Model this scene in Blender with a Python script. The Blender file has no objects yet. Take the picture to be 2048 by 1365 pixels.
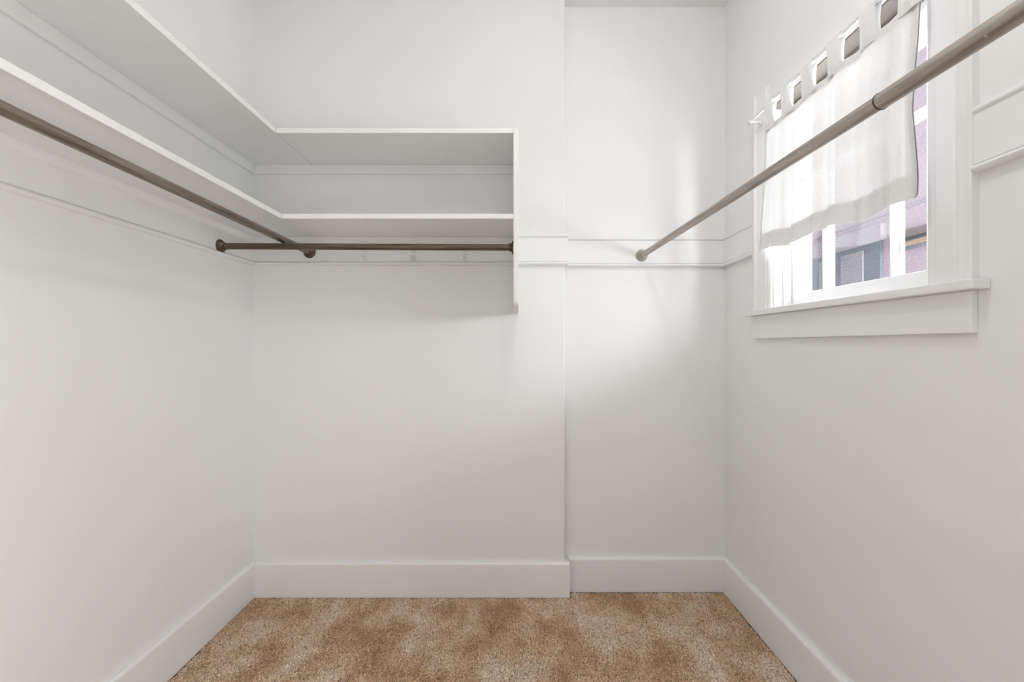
import bpy, bmesh, math, random
import numpy as np
from mathutils import Vector, Matrix

random.seed(4)
rng = np.random.default_rng(7)
SC = bpy.context.scene
COL = SC.collection

# ------------------------------------------------------------------ camera
F_PX = 860.0
EYE = 1.171
cam_d = bpy.data.cameras.new('camera')
cam_d.sensor_width = 36.0
cam_d.lens = 36.0 * F_PX / 2048.0
cam_d.shift_x = -9.0 / 2048.0
cam_d.shift_y = 7.5 / 2048.0
cam_d.clip_start = 0.02
cam = bpy.data.objects.new('camera', cam_d)
cam.location = (0, 0, EYE)
cam.rotation_euler = (math.pi / 2, 0, 0)
COL.objects.link(cam)
SC.camera = cam

# ------------------------------------------------------------------ world, sun, added fill lamps, exposure
W = bpy.data.worlds.new('overcast_sky')
SC.world = W
W.use_nodes = True
bg = W.node_tree.nodes['Background']
bg.inputs[0].default_value = (1.0, 0.998, 0.986, 1)
bg.inputs[1].default_value = 1.17

sun_d = bpy.data.lights.new('sun', 'SUN')
sun_d.energy = 1.5
sun_d.angle = 0.05
sun_d.color = (1.0, 0.985, 0.965)
sun = bpy.data.objects.new('sun', sun_d)
sun.rotation_euler = (math.radians(-48), math.radians(3), 0)
sun.location = (3, 6, 8)
COL.objects.link(sun)


def fill_lamp(name, loc, aim, w, h, energy, color):
    d = bpy.data.lights.new(name, 'AREA')
    d.shape = 'RECTANGLE'
    d.size, d.size_y = w, h
    d.energy = energy
    d.color = color
    o = bpy.data.objects.new(name, d)
    o.location = loc
    o.rotation_euler = (Vector(aim) - Vector(loc)).to_track_quat('-Z', 'Y').to_euler()
    COL.objects.link(o)


# fill lamp added in the yard to brighten the alcove through the closet window
fill_lamp('yard_fill', (3.10, -0.50, 1.45), (1.05, 1.33, 1.50), 3.7, 3.2, 1550.0, (0.95, 0.975, 1.0))
# fill lamp added in the unseen bedroom to brighten the left wall
fill_lamp('bedroom_fill', (0.965, -0.85, 0.65), (-1.0, -0.85, 0.75), 0.9, 1.1, 60.0, (1.0, 0.98, 0.95))

VS = SC.view_settings
VS.view_transform = 'Standard'
VS.look = 'None'
VS.gamma = 1.0
VS.use_curve_mapping = False
VS.exposure = -0.36
SC.cycles.caustics_reflective = False

# ------------------------------------------------------------------ room dimensions (metres)
XL, XR = -1.22, 0.987            # left and right wall
YN, YA = 1.990, 2.035            # chimney-breast part of the back wall, alcove part
XC = 0.2245                      # corner where the breast ends
YF = -0.22                       # front wall (behind the camera)
ZC = 2.770                       # ceiling
BED = -3.60                      # far wall of the bedroom


# ------------------------------------------------------------------ materials
def new_mat(name):
    m = bpy.data.materials.new(name)
    m.use_nodes = True
    nt = m.node_tree
    return m, nt, nt.nodes['Principled BSDF']


def node(nt, kind, **kw):
    n = nt.nodes.new(kind)
    for k, v in kw.items():
        setattr(n, k, v)
    return n


def obj_coord(nt, scale=(1, 1, 1)):
    tc = node(nt, 'ShaderNodeTexCoord')
    mp = node(nt, 'ShaderNodeMapping')
    mp.inputs['Scale'].default_value = scale
    nt.links.new(tc.outputs['Object'], mp.inputs['Vector'])
    return mp.outputs['Vector']


def noise(nt, vec, scale, detail=4, rough=0.5):
    n = node(nt, 'ShaderNodeTexNoise')
    n.inputs['Scale'].default_value = scale
    n.inputs['Detail'].default_value = detail
    n.inputs['Roughness'].default_value = rough
    nt.links.new(vec, n.inputs['Vector'])
    return n.outputs['Fac']


def ramp(nt, fac, stops):
    r = node(nt, 'ShaderNodeValToRGB')
    e = r.color_ramp.elements
    while len(e) < len(stops):
        e.new(0.5)
    for i, (p, c) in enumerate(stops):
        e[i].position = p
        e[i].color = (c[0], c[1], c[2], 1)
    nt.links.new(fac, r.inputs['Fac'])
    return r.outputs['Color']


def bump(nt, bsdf, fac, strength, dist=0.002):
    b = node(nt, 'ShaderNodeBump')
    b.inputs['Strength'].default_value = strength
    b.inputs['Distance'].default_value = dist
    nt.links.new(fac, b.inputs['Height'])
    nt.links.new(b.outputs['Normal'], bsdf.inputs['Normal'])


def paint(name, col, rough=0.55, var=0.012, bscale=55, bstr=0.12, grain=None, spec=0.5):
    m, nt, b = new_mat(name)
    v = obj_coord(nt)
    lo = tuple(max(0, c - var) for c in col)
    hi = tuple(min(1, c + var) for c in col)
    c = ramp(nt, noise(nt, v, 2.3, 5, 0.6), [(0.3, lo), (0.7, hi)])
    nt.links.new(c, b.inputs['Base Color'])
    b.inputs['Roughness'].default_value = rough
    b.inputs['Specular IOR Level'].default_value = spec
    v2 = obj_coord(nt, grain) if grain else v
    bump(nt, b, noise(nt, v2, bscale, 4, 0.6), bstr, 0.0015)
    return m


def rod_metal(name, dark, light, fleck, fleck_at, rough, axis):
    """old steel tube: streaks along the tube, worn brown varnish, flecks of white paint"""
    m, nt, b = new_mat(name)
    s = [70, 70, 70]
    s[axis] = 3.0
    streak = noise(nt, obj_coord(nt, tuple(s)), 1.0, 6, 0.7)
    c1 = ramp(nt, streak, [(0.32, dark), (0.68, light)])
    v = obj_coord(nt)
    blot = noise(nt, v, 38, 6, 0.75)
    fl = ramp(nt, blot, [(fleck_at, (0, 0, 0)), (fleck_at + 0.02, (1, 1, 1))])
    mx = node(nt, 'ShaderNodeMixRGB')
    nt.links.new(fl, mx.inputs['Fac'])
    nt.links.new(c1, mx.inputs['Color1'])
    mx.inputs['Color2'].default_value = (*fleck, 1)
    nt.links.new(mx.outputs['Color'], b.inputs['Base Color'])
    b.inputs['Metallic'].default_value = 0.75
    rr = ramp(nt, streak, [(0.3, (rough, ) * 3), (0.7, (rough + 0.18, ) * 3)])
    nt.links.new(rr, b.inputs['Roughness'])
    bump(nt, b, noise(nt, v, 140, 4, 0.7), 0.25, 0.001)
    return m


M = {}
M['wall'] = paint('wall_paint', (0.885, 0.886, 0.884), 0.7, 0.008, 26, 0.10, spec=0.22)
M['ceil'] = paint('ceiling_paint', (0.90, 0.90, 0.90), 0.65, 0.008, 30, 0.1)
M['trim'] = paint('trim_paint', (0.89, 0.89, 0.887), 0.42, 0.01, 40, 0.04)
M['board'] = paint('baseboard_paint', (0.89, 0.888, 0.882), 0.42, 0.012, 14, 0.07, (0.8, 0.8, 9))
M['shelf'] = paint('shelf_paint', (0.89, 0.89, 0.88), 0.5, 0.012, 45, 0.12)
M['window'] = paint('window_paint', (0.87, 0.87, 0.865), 0.38, 0.008, 40, 0.12)
M['head_shade'] = paint('shaded_beige_paint', (0.17, 0.15, 0.125), 0.5, 0.03, 30, 0.15)  # shade under the window head put into a darker beige
M['hookw'] = paint('hook_paint', (0.92, 0.915, 0.90), 0.3, 0.008, 60, 0.1)
M['rodwhite'] = paint('curtain_rod_enamel', (0.86, 0.86, 0.86), 0.25, 0.005, 60, 0.03)
M['putty'] = paint('cracked_putty', (0.42, 0.41, 0.40), 0.8, 0.12, 120, 0.4)
M['subfloor'] = paint('carpet_backing', (0.085, 0.06, 0.042), 0.95, 0.02, 80, 0.3)
M['bedfloor'] = paint('pale_floor', (0.80, 0.79, 0.775), 0.6, 0.02, 26, 0.1)
M['bedwall'] = paint('bedroom_paint', (0.80, 0.79, 0.77), 0.6, 0.008, 26, 0.1)
M['ground'] = paint('sunlit_concrete', (0.60, 0.615, 0.64), 0.8, 0.05, 12, 0.3)
M['stucco'] = paint('pink_stucco', (0.45, 0.355, 0.41), 0.85, 0.03, 30, 0.4)
M['lilac'] = paint('lilac_grey_trim', (0.33, 0.29, 0.315), 0.7, 0.02, 30, 0.2)
M['slate'] = paint('blue_grey_paint', (0.15, 0.18, 0.225), 0.6, 0.03, 9, 0.2)
M['slate2'] = paint('grey_window_blind', (0.30, 0.29, 0.315), 0.6, 0.03, 9, 0.2)
M['orange'] = paint('orange_wood', (0.38, 0.25, 0.16), 0.6, 0.04, 20, 0.2)
M['umber'] = paint('brown_wood', (0.17, 0.135, 0.135), 0.6, 0.03, 20, 0.2)
M['soffit'] = paint('eave_paint', (0.66, 0.62, 0.54), 0.7, 0.02, 20, 0.2)
M['white_ext'] = paint('white_house_trim', (0.88, 0.88, 0.885), 0.6, 0.02, 20, 0.2)
M['cable'] = paint('cable_rubber', (0.03, 0.03, 0.035), 0.6, 0.005, 40, 0.1)
M['rod_l'] = rod_metal('aged_brown_steel_along_wall', (0.085, 0.060, 0.044), (0.38, 0.31, 0.255), (0.70, 0.66, 0.6), 0.695, 0.26, 1)
M['rod_b'] = rod_metal('aged_brown_steel_under_shelf', (0.060, 0.042, 0.029), (0.22, 0.165, 0.12), (0.66, 0.6, 0.52), 0.70, 0.26, 0)
M['rod_r'] = rod_metal('worn_grey_brown_steel', (0.25, 0.21, 0.18), (0.60, 0.54, 0.485), (0.66, 0.63, 0.58), 0.66, 0.32, 1)
M['flange_d'] = rod_metal('flange_brown_paint_splashed', (0.055, 0.038, 0.026), (0.13, 0.10, 0.075), (0.66, 0.62, 0.56), 0.585, 0.3, 2)
M['flange_n'] = rod_metal('flange_nickel', (0.26, 0.245, 0.20), (0.58, 0.56, 0.50), (0.72, 0.71, 0.66), 0.60, 0.25, 2)


def curtain_mat(name, t_col, mix_trans, see):
    m, nt, b = new_mat(name)
    nt.nodes.remove(b)
    out = nt.nodes['Material Output']
    v = obj_coord(nt, (1, 1, 1))
    weave = noise(nt, obj_coord(nt, (60, 380, 90)), 1.0, 4, 0.7)
    tr = node(nt, 'ShaderNodeBsdfTranslucent')
    df = node(nt, 'ShaderNodeBsdfDiffuse')
    c = ramp(nt, weave, [(0.25, tuple(x * 0.88 for x in t_col)), (0.75, t_col)])
    nt.links.new(c, tr.inputs['Color'])
    nt.links.new(c, df.inputs['Color'])
    m1 = node(nt, 'ShaderNodeMixShader')
    m1.inputs[0].default_value = mix_trans
    nt.links.new(df.outputs[0], m1.inputs[1])
    nt.links.new(tr.outputs[0], m1.inputs[2])
    tp = node(nt, 'ShaderNodeBsdfTransparent')
    m2 = node(nt, 'ShaderNodeMixShader')
    m2.inputs[0].default_value = see
    nt.links.new(m1.outputs[0], m2.inputs[1])
    nt.links.new(tp.outputs[0], m2.inputs[2])
    nt.links.new(m2.outputs[0], out.inputs['Surface'])
    return m


M['curtain'] = curtain_mat('sheer_white_cotton', (0.93, 0.93, 0.93), 0.075, 0.028)
M['curtain2'] = curtain_mat('doubled_cotton_dimmed', (0.80, 0.785, 0.765), 0.045, 0.012)  # doubled cloth, colour darkened for the light it holds back


def glass_mat():
    m, nt, b = new_mat('dusty_window_glass')
    nt.nodes.remove(b)
    out = nt.nodes['Material Output']
    tp = node(nt, 'ShaderNodeBsdfTransparent')
    df = node(nt, 'ShaderNodeBsdfDiffuse')
    df.inputs['Color'].default_value = (0.75, 0.75, 0.78, 1)
    tl = node(nt, 'ShaderNodeBsdfTranslucent')
    tl.inputs['Color'].default_value = (0.8, 0.8, 0.82, 1)
    gl = node(nt, 'ShaderNodeBsdfGlossy')
    gl.inputs['Roughness'].default_value = 0.05
    v = obj_coord(nt)
    sp = ramp(nt, noise(nt, v, 420, 3, 0.8), [(0.42, (0.001, ) * 3), (0.68, (0.03, ) * 3)])
    nt.links.new(ramp(nt, noise(nt, v, 330, 4, 0.85), [(0.38, (0.70, 0.71, 0.73)), (0.62, (1, 1, 1))]), tp.inputs['Color'])
    dirt = node(nt, 'ShaderNodeMixShader')
    dirt.inputs[0].default_value = 0.5
    nt.links.new(df.outputs[0], dirt.inputs[1])
    nt.links.new(tl.outputs[0], dirt.inputs[2])
    a = node(nt, 'ShaderNodeMixShader')
    nt.links.new(sp, a.inputs[0])
    nt.links.new(tp.outputs[0], a.inputs[1])
    nt.links.new(dirt.outputs[0], a.inputs[2])
    c = node(nt, 'ShaderNodeMixShader')
    c.inputs[0].default_value = 0.04
    nt.links.new(a.outputs[0], c.inputs[1])
    nt.links.new(gl.outputs[0], c.inputs[2])
    nt.links.new(c.outputs[0], out.inputs['Surface'])
    return m


M['glass'] = glass_mat()


def carpet_mat():
    m, nt, b = new_mat('tan_carpet_pile')
    v = obj_coord(nt)
    patch = noise(nt, v, 3.1, 3, 0.55)
    patch2 = noise(nt, obj_coord(nt, (1.0, 0.55, 1.0)), 8.0, 4, 0.6)
    ad = node(nt, 'ShaderNodeMath', operation='ADD')
    nt.links.new(patch, ad.inputs[0])
    nt.links.new(patch2, ad.inputs[1])
    hf = node(nt, 'ShaderNodeMath', operation='MULTIPLY')
    hf.inputs[1].default_value = 0.5
    nt.links.new(ad.outputs[0], hf.inputs[0])
    base = ramp(nt, hf.outputs[0], [(0.40, (0.60, 0.39, 0.235)), (0.50, (0.80, 0.57, 0.39)),
                                    (0.58, (0.93, 0.75, 0.60))])
    at = node(nt, 'ShaderNodeAttribute', attribute_name='tuft')
    br = ramp(nt, at.outputs['Fac'], [(0.0, (0.48, 0.42, 0.36)), (0.5, (1.0, 1.0, 1.0)), (1.0, (1.38, 1.42, 1.48))])
    mu = node(nt, 'ShaderNodeMixRGB', blend_type='MULTIPLY')
    mu.inputs['Fac'].default_value = 1.0
    nt.links.new(base, mu.inputs['Color1'])
    nt.links.new(br, mu.inputs['Color2'])
    nt.links.new(mu.outputs['Color'], b.inputs['Base Color'])
    b.inputs['Roughness'].default_value = 0.95
    b.inputs['Specular IOR Level'].default_value = 0.15
    return m


M['carpet'] = carpet_mat()


# ------------------------------------------------------------------ mesh helpers (all coordinates are world metres)
ORIGIN = {}


def link(name, bm, mat, parent=None, kind=None, smooth=False):
    """one mesh object; vertices are stored relative to the origin of its top-level thing"""
    me = bpy.data.meshes.new(name)
    root = parent
    off = Vector((0, 0, 0))
    if parent is not None:
        off = ORIGIN[parent.name]
    bmesh.ops.recalc_face_normals(bm, faces=bm.faces)
    bmesh.ops.translate(bm, verts=bm.verts, vec=-off)
    bm.to_mesh(me)
    bm.free()
    me.materials.append(M[mat])
    if smooth:
        for p in me.polygons:
            p.use_smooth = True
        try:
            me.set_sharp_from_angle(angle=math.radians(40))
        except AttributeError:
            pass
    o = bpy.data.objects.new(name, me)
    COL.objects.link(o)
    if parent is not None:
        o.parent = parent
    ORIGIN[o.name] = off
    if kind:
        o['kind'] = kind
    return o


def thing(name, loc, label=None, cat=None, group=None, kind=None):
    o = bpy.data.objects.new(name, None)
    o.empty_display_size = 0.05
    o.location = loc
    COL.objects.link(o)
    ORIGIN[o.name] = Vector(loc)
    if label:
        o['label'] = label
    if cat:
        o['category'] = cat
    if group:
        o['group'] = group
    if kind:
        o['kind'] = kind
    return o


def tag(o, label, cat, group=None):
    o['label'] = label
    o['category'] = cat
    if group:
        o['group'] = group
    return o


def box(bm, a, b, bev=0.0, seg=2):
    x0, y0, z0 = (min(a[i], b[i]) for i in range(3))
    x1, y1, z1 = (max(a[i], b[i]) for i in range(3))
    vs = [bm.verts.new(p) for p in ((x0, y0, z0), (x1, y0, z0), (x1, y1, z0), (x0, y1, z0),
                                    (x0, y0, z1), (x1, y0, z1), (x1, y1, z1), (x0, y1, z1))]
    fs = [bm.faces.new([vs[i] for i in q]) for q in ((3, 2, 1, 0), (4, 5, 6, 7), (0, 1, 5, 4),
                                                     (1, 2, 6, 5), (2, 3, 7, 6), (3, 0, 4, 7))]
    if bev > 0:
        es = list({e for f in fs for e in f.edges})
        bmesh.ops.bevel(bm, geom=es, offset=bev, segments=seg, profile=0.5, affect='EDGES')


def boxes(*bs, bev=0.0, seg=2):
    bm = bmesh.new()
    for a, b in bs:
        box(bm, a, b, bev, seg)
    return bm


def extrude(bm, prof, p0, p1, u, v):
    """closed profile of (a, b) pairs; a along u, b along v; swept from p0 to p1"""
    p0, p1, u, v = Vector(p0), Vector(p1), Vector(u), Vector(v)
    r0 = [bm.verts.new(p0 + u * a + v * b) for a, b in prof]
    r1 = [bm.verts.new(p1 + u * a + v * b) for a, b in prof]
    n = len(prof)
    for i in range(n):
        j = (i + 1) % n
        bm.faces.new((r0[i], r0[j], r1[j], r1[i]))
    bm.faces.new(list(reversed(r0)))
    bm.faces.new(r1)


def frame_of(d):
    d = d.normalized()
    a = Vector((0, 0, 1)) if abs(d.z) < 0.9 else Vector((1, 0, 0))
    s = d.cross(a).normalized()
    return s, s.cross(d).normalized()


def tube(bm, pts, r, n=20, cap=True):
    pts = [Vector(p) for p in pts]
    rs = r if isinstance(r, (list, tuple)) else [r] * len(pts)
    rings = []
    s = t = None
    for i, p in enumerate(pts):
        d = (pts[min(i + 1, len(pts) - 1)] - pts[max(i - 1, 0)]).normalized()
        if s is None:
            s, t = frame_of(d)
        else:
            s = (s - d * s.dot(d)).normalized()
            t = s.cross(d).normalized()
        rings.append([bm.verts.new(p + (s * math.cos(k * math.tau / n) + t * math.sin(k * math.tau / n)) * rs[i]) for k in range(n)])
    for a, b in zip(rings, rings[1:]):
        for k in range(n):
            j = (k + 1) % n
            bm.faces.new((a[k], a[j], b[j], b[k]))
    if cap:
        bm.faces.new(list(reversed(rings[0])))
        bm.faces.new(rings[-1])


def lathe(bm, base, axis, prof, n=32):
    """prof: (distance along axis, radius)"""
    base, axis = Vector(base), Vector(axis).normalized()
    s, t = frame_of(axis)
    rings = []
    for h, r in prof:
        rings.append([bm.verts.new(base + axis * h + (s * math.cos(k * math.tau / n) + t * math.sin(k * math.tau / n)) * max(r, 1e-4)) for k in range(n)])
    for a, b in zip(rings, rings[1:]):
        for k in range(n):
            j = (k + 1) % n
            bm.faces.new((a[k], a[j], b[j], b[k]))
    bm.faces.new(list(reversed(rings[0])))
    bm.faces.new(rings[-1])


# ------------------------------------------------------------------ the shell
T = 0.14
WY0, WY1, WZ0, WZ1 = 1.020, 1.645, 1.300, 2.075      # window opening in the right wall

link('floor', boxes(((XL - T, YF - 0.12, -0.12), (XR + T, YA + T, 0.0))), 'subfloor', kind='structure')
link('ceiling', boxes(((XL - T, YF - 0.12, ZC), (XR + T, YA + T, ZC + 0.1))), 'ceil', kind='structure')
link('wall_left', boxes(((XL - T, YF - 0.12, 0), (XL, YN + T, ZC))), 'wall', kind='structure')

bm = bmesh.new()                                     # breast with a softened plaster corner
r = 0.007
prof = [(XL, YN + 0.16), (XL, YN)]
prof += [(XC - r + r * math.sin(a), YN + r - r * math.cos(a)) for a in [i * math.pi / 12 for i in range(7)]]
prof += [(XC, YN + 0.16)]
extrude(bm, prof, (0, 0, 0), (0, 0, ZC), (1, 0, 0), (0, 1, 0))
link('wall_back', bm, 'wall', kind='structure', smooth=True)
link('wall_alcove', boxes(((XC, YA, 0), (XR + T, YA + T, ZC))), 'wall', kind='structure')

bm = bmesh.new()
box(bm, (XR, YF - 0.12, 0), (XR + T, WY0, ZC))
box(bm, (XR, WY1, 0), (XR + T, YA + T, ZC))
box(bm, (XR, WY0, 0), (XR + T, WY1, WZ0))
box(bm, (XR, WY0, WZ1), (XR + T, WY1, ZC))
link('wall_right', bm, 'wall', kind='structure')

DX0, DX1, DZ = -1.12, 0.58, 2.60                     # wide cased opening behind the camera; right stub widened to block the fill lamp
bm = bmesh.new()
box(bm, (XL, YF - 0.12, 0), (DX0, YF, ZC))
box(bm, (DX1, YF - 0.12, 0), (XR, YF, ZC))
box(bm, (DX0, YF - 0.12, DZ), (DX1, YF, ZC))
link('wall_front', bm, 'wall', kind='structure')
bm = bmesh.new()
for x0, x1 in ((DX0 - 0.09, DX0), (DX1, DX1 + 0.09)):
    box(bm, (x0, YF, 0), (x1, YF + 0.018, DZ + 0.09), 0.003)
box(bm, (DX0, YF, DZ), (DX1, YF + 0.018, DZ + 0.09), 0.003)
link('trim_doorway', bm, 'trim', kind='structure')

# unseen room beyond: pale floor added to bounce light, wall to block it
link('wall_bedroom_block', boxes(((XR, BED, 0.012), (XR + T, YF - 0.12, ZC))), 'bedwall', kind='structure')
link('floor_bedroom_bounce', boxes(((-3.4, BED, -0.12), (XR + T, YF - 0.12, 0.012))), 'bedfloor', kind='structure')

# ------------------------------------------------------------------ baseboards: board with an eased, rounded top
BH, BT = 0.170, 0.020


def base_prof():
    p = [(0, 0.010), (BT, 0.010), (BT, BH - 0.013)]
    for i in range(1, 7):
        a = i * math.pi / 12
        p.append((BT - 0.012 + 0.012 * math.cos(a), BH - 0.013 + 0.013 * math.sin(a)))
    p.append((0, BH))
    return p


def baseboard(name, p0, p1, u):
    bm = bmesh.new()
    extrude(bm, base_prof(), p0, p1, u, (0, 0, 1))
    return link(name, bm, 'board', kind='structure', smooth=True)


baseboard('baseboard_left', (XL, YF, 0), (XL, YN, 0), (1, 0, 0))
bm = bmesh.new()
extrude(bm, base_prof(), (XL + BT, YN, 0), (XC + BT, YN, 0), (0, -1, 0), (0, 0, 1))
extrude(bm, base_prof(), (XC, YN - 0.001, 0), (XC, YA, 0), (1, 0, 0), (0, 0, 1))
link('baseboard_back', bm, 'board', kind='structure', smooth=True)
baseboard('baseboard_alcove', (XC + BT, YA, 0), (XR - BT, YA, 0), (0, -1, 0))
baseboard('baseboard_right', (XR, YF, 0), (XR, YA, 0), (-1, 0, 0))

# ------------------------------------------------------------------ hook rail running round the room
RT = 0.013


def half_round(z0, z1, t0, t1, n=6):
    zc, h = (z0 + z1) / 2, (z1 - z0) / 2
    return [(t0 + (t1 - t0) * math.cos(a), zc + h * math.sin(a)) for a in [-math.pi / 2 + i * math.pi / n for i in range(n + 1)]]


def rail_prof(top, capped):
    p = [(0, 1.5375)]
    p += half_round(1.5375, 1.553, 0.009, 0.021)
    p += [(RT - 0.002, 1.5545), (RT, 1.556)]
    if capped:
        p += [(RT, top - 0.0175), (RT + 0.002, top - 0.016)]
        p += half_round(top - 0.015, top - 0.001, 0.011, 0.0168)
        p += [(0.008, top), (0, top)]
    else:
        p += [(RT, top - 0.026)]
        p += [(RT + 0.011 * math.sin(a), top - 0.024 + 0.024 * (1 - math.cos(a))) for a in [i * math.pi / 12 for i in range(7)]]
        p += [(0, top)]
    return p


SHB = 1.6645                                          # underside of the lower shelf rests on the rail
bm = bmesh.new()
extrude(bm, rail_prof(SHB, False), (XL, YF, 0), (XL, YN, 0), (1, 0, 0), (0, 0, 1))
link('trim_1', bm, 'trim', kind='structure', smooth=True)
PX0, PX1 = -0.0120, 0.0080                            # upright end panel of the shelves
bm = bmesh.new()
extrude(bm, rail_prof(SHB, False), (XL + 0.010, YN, 0), (PX0, YN, 0), (0, -1, 0), (0, 0, 1))
link('trim_2', bm, 'trim', kind='structure', smooth=True)
bm = bmesh.new()
extrude(bm, rail_prof(1.681, True), (PX1, YN, 0), (XC + RT, YN, 0), (0, -1, 0), (0, 0, 1))
extrude(bm, rail_prof(1.681, True), (XC, YN - 0.002, 0), (XC, YA, 0), (1, 0, 0), (0, 0, 1))
link('trim_3', bm, 'trim', kind='structure', smooth=True)
bm = bmesh.new()
extrude(bm, rail_prof(1.678, True), (XC + RT, YA, 0), (XR, YA, 0), (0, -1, 0), (0, 0, 1))
link('trim_4', bm, 'trim', kind='structure', smooth=True)
bm = bmesh.new()
CY0, CY1 = 0.916, 1.768                               # outer edges of the window casing
extrude(bm, rail_prof(1.678, True), (XR, CY1, 0), (XR, YA, 0), (-1, 0, 0), (0, 0, 1))
extrude(bm, rail_prof(1.678, True), (XR, YF, 0), (XR, CY0, 0), (-1, 0, 0), (0, 0, 1))
link('trim_5', bm, 'trim', kind='structure', smooth=True)

# ------------------------------------------------------------------ window in the right wall
XS = 1.045                                            # room-side face of the sash
win = thing('window_1', (XR, 1.33, WZ0), kind='structure')
win['label'] = 'white painted window with three panes across in the right wall'
XCAS = 0.967


def casing_prof(inner, outer, sgn):
    """(x, y) profile of a side casing from its inner edge (opening) to its outer edge"""
    w = abs(outer - inner)
    q = [(XR, 0), (XCAS + 0.006, 0), (XCAS + 0.003, 0.006), (XCAS + 0.006, 0.010), (XCAS + 0.002, 0.014), (XCAS + 0.004, 0.020),
         (XCAS + 0.006, 0.024), (XCAS + 0.0015, 0.028), (XCAS + 0.001, w - 0.036), (XCAS, w - 0.034)]
    q += [(XCAS - 0.002 - 0.004 * math.sin(a), w - 0.032 + 0.008 * (1 - math.cos(a))) for a in [i * math.pi / 8 for i in range(9)]]
    q += [(XCAS, w - 0.012), (XCAS, w - 0.003), (XCAS + 0.003, w), (XR, w)]
    return [(x, inner + sgn * d) for x, d in q]


for inner, outer, sgn in ((WY0, CY0, -1), (WY1, CY1, 1)):
    bm = bmesh.new()
    extrude(bm, casing_prof(inner, outer, sgn), (0, 0, 1.310), (0, 0, 2.1755), (1, 0, 0), (0, 1, 0))
    link('casing', bm, 'window', win, smooth=True)
link('head_casing', boxes(((XCAS + 0.002, WY0, WZ1), (XR, WY1, 2.175)), bev=0.002), 'window', win)

# stool (inside sill) with horns, and apron below it
bm = bmesh.new()
box(bm, (0.9486, 0.8935, 1.288), (XR, 1.793, 1.310), 0.003)
box(bm, (XR - 0.004, WY0 + 0.001, 1.288), (XR + T, WY1 - 0.001, 1.3095))
link('sill', bm, 'window', win)
link('apron', boxes(((0.971, 0.919, 1.196), (XR, 1.772, 1.288)), bev=0.002), 'window', win)

# jambs, stops, head
bm = bmesh.new()
for y0, y1, s0, s1 in ((WY1 - 0.006, WY1, WY1 - 0.018, WY1 - 0.006), (WY0, WY0 + 0.006, WY0 + 0.006, WY0 + 0.018)):
    box(bm, (XR - 0.006, y0, 1.3095), (XR + T, y1, WZ1), 0.001, 1)
link('jamb', bm, 'window', win)
for s0, s1 in ((WY1 - 0.016, WY1 - 0.006), (WY0 + 0.006, WY0 + 0.016)):
    link('stop', boxes(((XS - 0.030, s0, 1.3095), (XS - 0.001, s1, WZ1 - 0.006)), bev=0.003), 'window', win)
link('head_jamb', boxes(((XR - 0.016, WY0, WZ1 - 0.006), (XR + T, WY1, WZ1))), 'head_shade', win)
link('head_stop', boxes(((XS - 0.016, WY0 + 0.016, WZ1 - 0.022), (XS - 0.001, WY1 - 0.016, WZ1 - 0.006)), bev=0.002), 'head_shade', win)

# sash with muntins and panes
SY0, SY1, SZ0, SZ1 = WY0 + 0.007, WY1 - 0.007, 1.3105, WZ1 - 0.007
GY0, GY1, GZ0, GZ1 = 1.052, 1.613, 1.362, 2.032
bm = bmesh.new()
box(bm, (XS, SY0, SZ0), (XS + 0.036, GY0, SZ1), 0.0025)
box(bm, (XS, GY1, SZ0), (XS + 0.036, SY1, SZ1), 0.0025)
box(bm, (XS + 0.0003, GY0, SZ0), (XS + 0.0357, GY1, GZ0), 0.0025)
box(bm, (XS + 0.0003, GY0, GZ1), (XS + 0.0357, GY1, SZ1), 0.0025)
sash = link('sash', bm, 'window', win)
mun = [(1.190, 1.2128), (1.4515, 1.478)]
HM = (1.764, 1.790)


def muntin_prof(a, b):
    c = (a + b) / 2
    return [(XS + 0.030, a), (XS + 0.014, a), (XS + 0.012, a + 0.003), (XS + 0.006, a + 0.004), (XS + 0.001, a + 0.008),
            (XS + 0.001, b - 0.008), (XS + 0.006, b - 0.004), (XS + 0.012, b - 0.003), (XS + 0.014, b), (XS + 0.030, b)]


for a, b in mun:
    bm = bmesh.new()
    extrude(bm, muntin_prof(a, b), (0, 0, GZ0 - 0.003), (0, 0, GZ1 + 0.003), (1, 0, 0), (0, 1, 0))
    link('muntin', bm, 'window', sash)
for a, b in ((GY0, mun[0][0]), (mun[0][1], mun[1][0]), (mun[1][1], GY1)):
    bm = bmesh.new()
    extrude(bm, muntin_prof(*HM), (0, a - 0.003, 0), (0, b + 0.003, 0), (1, 0, 0), (0, 0, 1))
    link('crossbar', bm, 'window', sash)
    # cracked putty line along the near side of each upright
    for z0, z1 in ((GZ0, HM[0]), (HM[1], GZ1)):
        link('pane', boxes(((XS + 0.017, a - 0.002, z0 - 0.002), (XS + 0.020, b + 0.002, z1 + 0.002))), 'glass', sash)
        bm = bmesh.new()
        n = 26
        for i in range(n):
            za, zb = z0 + (z1 - z0) * i / n, z0 + (z1 - z0) * (i + 1) / n
            if random.random() < 0.25:
                continue
            w = random.uniform(0.0008, 0.0022)
            box(bm, (XS + 0.0145, b - w, za), (XS + 0.0172, b + 0.0002, zb))
        link('putty', bm, 'putty', sash)

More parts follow.
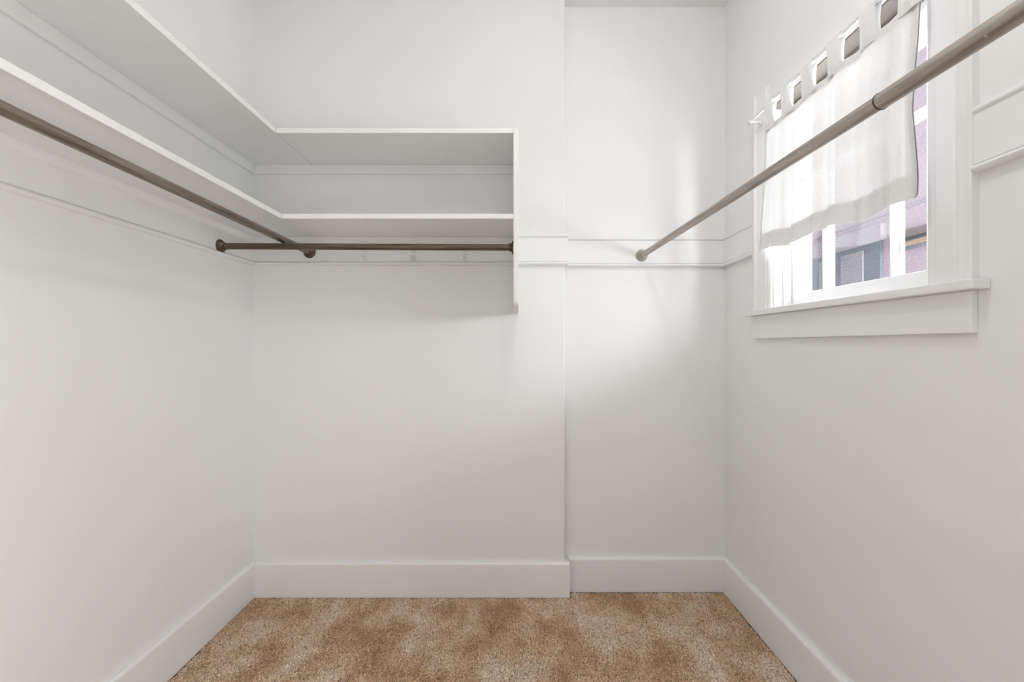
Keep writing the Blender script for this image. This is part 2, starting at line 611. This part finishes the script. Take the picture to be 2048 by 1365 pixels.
# ------------------------------------------------------------------ built-in shelves
UZ0, UZ1, LZ0, LZ1 = 2.0005, 2.0205, SHB, SHB + 0.020
YFR = 1.684                                           # front edge of the back shelves
XU, XLO = -0.943, -0.920                              # front edges of the shelves on the left wall
sh = thing('corner_shelf', (XL, YN, LZ0), 'white painted two tier corner shelf along left and back walls with upright end panel', 'shelf')
link('upper_board', boxes(((XL, YF + 0.002, UZ0), (XU, YN, UZ1)), bev=0.0015), 'shelf', sh)
link('upper_board', boxes(((XU + 0.0022, YFR, UZ0 + 0.0006), (PX0, YN, UZ1)), bev=0.0015), 'shelf', sh)
link('lower_board', boxes(((XL, YF + 0.002, LZ0), (XLO, YN, LZ1)), bev=0.0015), 'shelf', sh)
link('lower_board', boxes(((XLO + 0.0022, YFR, LZ0 + 0.0006), (PX0, YN, LZ1)), bev=0.0015), 'shelf', sh)
# upright panel, bottom front corner rounded
bm = bmesh.new()
pz0, pz1, rr = 1.316, UZ1 + 0.002, 0.035
prof = [(YN, pz0), (YN, pz1), (YFR - 0.001, pz1)]
prof += [(YFR - 0.001 + rr * (1 - math.cos(a)), pz0 + rr * (1 - math.sin(a))) for a in [i * math.pi / 16 for i in range(9)]]
extrude(bm, prof, (PX0, 0, 0), (PX1, 0, 0), (0, 1, 0), (0, 0, 1))
bmesh.ops.bevel(bm, geom=[e for e in bm.edges if abs(e.verts[0].co.x - e.verts[1].co.x) < 1e-6], offset=0.0015, segments=1, affect='EDGES')
link('end_panel', bm, 'shelf', sh, smooth=True)
for a, b in (((XL, YF + 0.002, 1.958), (XL + 0.014, YN, UZ0)), ((XL + 0.0145, YN - 0.014, 1.958), (PX0, YN, UZ0))):
    link('cleat', boxes((a, b), bev=0.002), 'shelf', sh)

# ------------------------------------------------------------------ clothes rods
FL = [(0.0, 0.0275), (0.002, 0.0278), (0.0045, 0.0265), (0.0065, 0.0225), (0.008, 0.0185), (0.011, 0.0165), (0.019, 0.0158), (0.0195, 0.0130)]


def flange(parent, base, axis, mat):
    bm = bmesh.new()
    lathe(bm, base, axis, FL)
    f = link('flange', bm, mat, parent, smooth=True)
    s, t = frame_of(Vector(axis))
    for k in range(3):
        a = math.radians(90 + 120 * k + 20)
        bm = bmesh.new()
        p = Vector(base) + Vector(axis) * 0.0042 + (s * math.cos(a) + t * math.sin(a)) * 0.0222
        lathe(bm, p, axis, [(0, 0.0034), (0.0012, 0.0033), (0.0022, 0.0022)], 10)
        link('screw', bm, mat, f, smooth=True)
    return f


def rod_between(parent, name, p0, p1, r, mat, lo=0.0, hi=1.0, n=24):
    p0, p1 = Vector(p0), Vector(p1)
    bm = bmesh.new()
    tube(bm, [p0.lerp(p1, lo + (hi - lo) * i / 12) for i in range(13)], r, n)
    return link(name, bm, mat, parent, smooth=True)


# rod under the shelf on the left wall, from the front wall to the back rail
YB = YN - RT - 0.0005
a, b = (-0.955, YF, 1.6200), (-0.951, YB, 1.5968)
t = thing('clothes_rod', b, 'long brown steel clothes rod running under the left wall shelf', 'rod', 'closet rods')
rod_between(t, 'tube', a, b, 0.0138, 'rod_l')
flange(t, b, (0, -1, 0), 'flange_d')
flange(t, a, (0, 1, 0), 'flange_d')
# rod along the back wall
a, b = (XL + RT + 0.0005, 1.752, 1.5728), (PX0, 1.752, 1.5675)
t = thing('clothes_rod', a, 'short dark brown steel clothes rod below the back wall shelf', 'rod', 'closet rods')
rod_between(t, 'tube', a, b, 0.0130, 'rod_b')
flange(t, a, (1, 0, 0), 'flange_d')
flange(t, b, (-1, 0, 0), 'flange_d')
# telescoping rod on the right
YB = YA - RT - 0.0005
a = Vector((0.5885, YB, 1.5905))
b = Vector((0.6360, YF, 1.5770))
t = thing('clothes_rod', a, 'worn grey telescoping clothes rod in front of the curtained window', 'rod', 'closet rods')
jo = (YB - 0.727) / (YB - YF)
rod_between(t, 'inner_tube', a, b, 0.0128, 'rod_r', 0, jo + 0.02)
ot = rod_between(t, 'outer_tube', a, b, 0.0141, 'rod_r', jo, 1)
bm = bmesh.new()
d = (b - a).normalized()
lathe(bm, a.lerp(b, jo) - d * 0.0008, d, [(0, 0.0132), (0.0, 0.0146), (0.0022, 0.0148), (0.0030, 0.0141)])
link('rim', bm, 'flange_d', ot, smooth=True)
flange(t, a, (0, -1, 0), 'flange_n')
flange(t, b, (0, 1, 0), 'flange_n')

# ------------------------------------------------------------------ fill light added on the ceiling, above the frame, to lift the walls
LXY = (0.20, 0.75)
cl = thing('ceiling_fill', (*LXY, ZC), 'added white fill light with a round lamp, unseen on the closet ceiling', 'light')
bm = bmesh.new()
lathe(bm, (*LXY, ZC), (0, 0, -1), [(0, 0.07), (0.012, 0.07), (0.022, 0.055), (0.03, 0.03), (0.06, 0.026), (0.065, 0.02)])
link('base', bm, 'trim', cl, smooth=True)
fill_bulb_d = bpy.data.lights.new('fill_bulb', 'POINT')
fill_bulb_d.energy = 14.0
fill_bulb_d.shadow_soft_size = 0.06
fill_bulb_d.color = (1.0, 0.98, 0.955)
fill_bulb = bpy.data.objects.new('fill_bulb', fill_bulb_d)
fill_bulb.location = (0, 0, -0.125)
fill_bulb.parent = cl
COL.objects.link(fill_bulb)

# ------------------------------------------------------------------ coat hooks on the back rail
hz, hy = 1.586, YN - RT


def make_hook(loc, label):
    h = thing('coat_hook', loc, label, 'hook', 'coat hooks on the back rail')
    x, y, z = loc
    bm = bmesh.new()
    box(bm, (x - 0.008, y - 0.003, z - 0.022), (x + 0.008, y, z + 0.026), 0.0025)
    link('base_plate', bm, 'hookw', h)
    bm = bmesh.new()
    tube(bm, [(x, y - 0.002, z + 0.012), (x, y - 0.016, z + 0.016), (x, y - 0.030, z + 0.026), (x, y - 0.036, z + 0.040), (x, y - 0.036, z + 0.046)],
         [0.0035, 0.0034, 0.0032, 0.0034, 0.0046], 10)
    link('hat_prong', bm, 'hookw', h, smooth=True)
    bm = bmesh.new()
    pts = [(x, y - 0.002, z - 0.006), (x, y - 0.006, z - 0.018), (x - 0.001, y - 0.012, z - 0.029), (x - 0.003, y - 0.019, z - 0.033),
           (x - 0.006, y - 0.026, z - 0.028), (x - 0.0085, y - 0.030, z - 0.016), (x - 0.009, y - 0.031, z - 0.012)]
    tube(bm, pts, [0.0046, 0.0045, 0.0043, 0.0041, 0.0039, 0.0038, 0.0048], 10)
    link('coat_prong', bm, 'hookw', h, smooth=True)
    for dz in (-0.016, 0.020):
        bm = bmesh.new()
        lathe(bm, (x, y - 0.003, z + dz), (0, -1, 0), [(0, 0.003), (0.0012, 0.0028), (0.002, 0.0015)], 10)
        link('screw', bm, 'hookw', h, smooth=True)
    return h


hook = make_hook((-0.698, hy, hz), 'small white coat hook on back rail, leftmost of three')
for hx, lab in ((-0.472, 'small white coat hook on back rail, middle of three'),
                (-0.240, 'small white coat hook on back rail, nearest the upright end panel')):
    c = hook.copy()
    COL.objects.link(c)
    c.location = (hx, hy, hz)
    c['label'] = lab
    for ch in hook.children:
        cc = ch.copy()
        COL.objects.link(cc)
        cc.parent = c

# ------------------------------------------------------------------ curtain rod and tab-top curtain
RX, RZ = 0.930, 2.060
cr = thing('curtain_rod', (RX, 1.33, RZ), 'thin white telescoping curtain rod across the window top', 'curtain rod')
bm = bmesh.new(); tube(bm, [(RX, 1.728, RZ), (RX, 1.172, RZ)], 0.0072, 18); link('outer_tube', bm, 'rodwhite', cr, smooth=True)
bm = bmesh.new(); tube(bm, [(RX, 1.19, RZ), (RX, 0.945, RZ)], 0.0058, 18); link('inner_tube', bm, 'rodwhite', cr, smooth=True)
for y in (1.728, 0.945):
    s = 1 if y > 1.3 else -1
    bm = bmesh.new(); lathe(bm, (RX, y, RZ), (0, s, 0), [(0, 0.008), (0.004, 0.0088), (0.008, 0.007), (0.009, 0.004)], 18)
    link('end_cap', bm, 'rodwhite', cr, smooth=True)
for y in (1.702, 0.966):
    bm = bmesh.new()
    box(bm, (XCAS - 0.003, y - 0.009, RZ - 0.022), (XCAS + 0.0005, y + 0.009, RZ + 0.014), 0.001, 1)
    box(bm, (RX - 0.006, y - 0.006, RZ - 0.0115), (XCAS - 0.002, y + 0.006, RZ - 0.0072), 0.001, 1)
    box(bm, (RX - 0.0105, y - 0.006, RZ - 0.0115), (RX - 0.0072, y + 0.006, RZ + 0.004), 0.001, 1)
    link('bracket', bm, 'rodwhite', cr)

CT, CB = 1.981, 1.514                                  # top and bottom of the cloth
TABS = [(1.547, 1.600), (1.4516, 1.5006), (1.340, 1.396), (1.225, 1.280), (1.1035, 1.159), (0.996, 1.0414)]


def cloth(s, t):
    """s: 0 left (far) .. 1 right (near); t: 0 top .. 1 bottom"""
    far = 1.618 + 0.050 * t ** 1.4
    near = 0.992 + 0.014 * math.sin(t * 3.0) * (1 - t) - 0.004 * t + 0.030 * max(0, 0.85 - abs(t - 0.55) * 2.4) * 0.5
    y = far + (near - far) * s
    ph = s * 2 * math.pi
    amp = 0.003 + 0.0075 * t
    x = RX + amp * (0.75 * math.sin(ph * 4.3 + 0.8) + 0.5 * math.sin(ph * 7.1 + 2.1 + t * 0.8) + 0.25 * math.sin(ph * 11.7 + t))
    x -= 0.010 * t * t * max(0, (s - 0.85) / 0.15)
    drop = 0.0
    for a, b in TABS:                                    # cloth sags between its tabs
        pass
    sag = 0.006 * (1 - t) * (0.5 - 0.5 * math.cos((y - 1.019) / 0.1108 * math.tau))
    z = CT - sag + (CB - CT) * t + 0.007 * t * math.sin(ph * 2.2 + 0.5) + 0.012 * t * (1 - s) - 0.003 * t * s
    return Vector((x, y, z))


cu = thing('curtain', (RX, 1.31, CB), 'sheer white tab top half curtain hanging over the window', 'curtain')


def sheet(name, s0, s1, t0, t1, ns, ntt, dx, mat, parent):
    bm = bmesh.new()
    g = [[bm.verts.new(cloth(s0 + (s1 - s0) * i / ns, t0 + (t1 - t0) * j / ntt) + Vector((dx, 0, 0))) for j in range(ntt + 1)] for i in range(ns + 1)]
    for i in range(ns):
        for j in range(ntt):
            bm.faces.new((g[i][j], g[i + 1][j], g[i + 1][j + 1], g[i][j + 1]))
    return link(name, bm, mat, parent, smooth=True)


pan = sheet('panel', 0, 1, 0, 1, 180, 60, 0, 'curtain', cu)
sheet('heading', 0, 1, 0.0, 0.055, 180, 4, 0.0025, 'curtain2', pan)
sheet('hem', 0, 1, 0.868, 0.914, 180, 4, 0.0025, 'curtain2', pan)
sheet('hem', 0, 1, 0.914, 0.998, 180, 5, 0.0025, 'curtain', pan)
sheet('side_hem', 0.955, 0.999, 0.0, 1.0, 12, 50, 0.004, 'curtain2', pan)
sheet('side_hem', 0.001, 0.035, 0.0, 1.0, 12, 50, 0.004, 'curtain', pan)
for a, b in TABS:
    bm = bmesh.new()
    path = []
    zb = CT - 0.018
    for i in range(9):                                   # front strap
        path.append((RX - 0.002 - 0.0075 * min(1, i / 6), zb + (RZ - zb) * i / 8))
    for i in range(1, 9):
        an = math.pi - math.pi * i / 8
        path.append((RX + 0.0093 * math.cos(an), RZ + 0.0093 * math.sin(an)))
    for i in range(1, 9):
        path.append((RX + 0.0093 - 0.006 * min(1, i / 6), RZ + (zb - RZ) * i / 8))
    nw = 8
    rows = []
    for k, (x, z) in enumerate(path):
        u = max(0.0, (RZ - z) / (RZ - zb))
        flare = 0.005 * u ** 3
        pinch = 0.0025 * math.sin(math.pi * min(1, u * 1.2))
        row = []
        for w in range(nw + 1):
            f = w / nw
            y = (a - flare + pinch) + ((b + flare - pinch) - (a - flare + pinch)) * f
            row.append(bm.verts.new((x + 0.0016 * math.sin(f * 9 + a * 40) * u, y, z)))
        rows.append(row)
    for p, q in zip(rows, rows[1:]):
        for w in range(nw):
            bm.faces.new((p[w], p[w + 1], q[w + 1], q[w]))
    link('tab', bm, 'curtain', cu, smooth=True)

# ------------------------------------------------------------------ carpet: individual yarn tufts standing on the backing
def carpet():
    step = 0.0036
    x0, x1, y0, y1 = XL + BT + 0.004, XR - BT - 0.004, 0.55, YA - BT - 0.004
    gx, gy = np.meshgrid(np.arange(x0, x1, step), np.arange(y0, y1, step), indexing='ij')
    px, py = gx.ravel(), gy.ravel()
    px = px + rng.uniform(-0.4, 0.4, px.size) * step
    py = py + rng.uniform(-0.4, 0.4, py.size) * step
    keep = ~((px < XC + BT + 0.004) & (py > YN - BT - 0.004))
    px, py = px[keep], py[keep]
    n = px.size
    h = rng.uniform(0.0085, 0.0135, n)
    # pile leans this way and that in broad brushed areas
    lean = 0.0025 * np.sin(px * 9 + 2 * np.sin(py * 6)) + 0.0015 * np.sin(py * 14 + px * 5)
    ang = rng.uniform(0, math.tau, n)
    rad = rng.uniform(0.0019, 0.0029, n)
    V = np.zeros((n, 8, 3), np.float32)
    for k in range(4):
        a = ang + k * math.tau / 4
        V[:, k, 0] = px + np.cos(a) * rad * 0.8
        V[:, k, 1] = py + np.sin(a) * rad * 0.8
        V[:, k, 2] = 0.0002
        a = a + 0.7
        V[:, k + 4, 0] = px + np.cos(a) * rad * 1.0 + lean + rng.normal(0, 0.0008, n)
        V[:, k + 4, 1] = py + np.sin(a) * rad * 1.0 + rng.normal(0, 0.0012, n)
        V[:, k + 4, 2] = h + rng.normal(0, 0.0008, n)
    quads = np.array([[0, 1, 5, 4], [1, 2, 6, 5], [2, 3, 7, 6], [3, 0, 4, 7], [4, 5, 6, 7]], np.int32)
    Fq = (quads[None] + (np.arange(n, dtype=np.int32) * 8)[:, None, None]).reshape(-1, 4)
    me = bpy.data.meshes.new('carpet')
    me.vertices.add(n * 8)
    me.vertices.foreach_set('co', V.ravel())
    me.loops.add(Fq.size)
    me.loops.foreach_set('vertex_index', Fq.ravel())
    me.polygons.add(len(Fq))
    me.polygons.foreach_set('loop_start', np.arange(0, Fq.size, 4, dtype=np.int32))
    me.update(calc_edges=True)
    at = me.attributes.new('tuft', 'FLOAT', 'POINT')
    val = np.clip(rng.normal(0.5, 0.22, n), 0, 1).astype(np.float32)
    at.data.foreach_set('value', np.repeat(val, 8))
    me.materials.append(M['carpet'])
    o = bpy.data.objects.new('carpet', me)
    COL.objects.link(o)
    o['kind'] = 'stuff'
    o['label'] = 'tan brown cut pile carpet covering the closet floor'
    o['category'] = 'carpet'


carpet()
# the same carpet nearer the doorway, under the camera
link('floor_doorway', boxes(((XL + BT, YF - 0.12, 0.0), (XR - BT, 0.55, 0.0095))), 'carpet', kind='structure')

# ------------------------------------------------------------------ outside: eave, yard, the neighbouring house
link('ground', boxes(((XR + T, -8, -0.8), (14, 16, -0.6))), 'ground', kind='structure')
bm = bmesh.new()
box(bm, (XR + T, -3.0, 2.46), (1.66, 4.5, 2.48))
for i in range(5):
    box(bm, (1.20 + i * 0.10, -3.0, 2.452), (1.206 + i * 0.10, 4.5, 2.46))
link('eave', bm, 'soffit', kind='structure')
link('fascia', boxes(((1.66, -3.0, 2.45), (1.69, 4.5, 2.62)), bev=0.003), 'white_ext', kind='structure')

NX = 3.60
nb = thing('neighbour_house', (NX, 4.5, -0.6), 'pink stucco house with blue grey window seen beyond the closet window', 'house')
link('wall', boxes(((NX, 3.30, -0.6), (NX + 4, 11.0, 3.80))), 'stucco', nb)
link('roof', boxes(((NX - 0.12, 3.18, 3.80), (NX + 4, 11.1, 3.92)), bev=0.01), 'white_ext', nb)
link('band', boxes(((NX - 0.03, 3.30, 2.43), (NX, 11.0, 2.445))), 'lilac', nb)
link('lintel', boxes(((NX - 0.06, 4.18, 2.19), (NX, 5.75, 2.36)), bev=0.004), 'lilac', nb)
wf = link('window', boxes(((NX - 0.03, 4.22, 1.35), (NX, 5.70, 2.19)), bev=0.004), 'slate', nb)
for y0, y1, mt in ((4.42, 4.72, 'slate2'), (4.98, 5.06, 'slate2'), (5.20, 5.24, 'lilac')):
    link('blind', boxes(((NX - 0.045, y0, 1.40), (NX - 0.028, y1, 2.14)), bev=0.003), mt, wf)
for z0, z1, dx, mt in ((2.135, 2.205, 0.10, 'umber'), (2.095, 2.135, 0.05, 'slate'), (2.062, 2.095, 0.12, 'orange'), (2.045, 2.062, 0.07, 'slate')):
    link('ledge', boxes(((NX - dx, 3.34, z0), (NX, 4.02, z1)), bev=0.003), mt, nb)
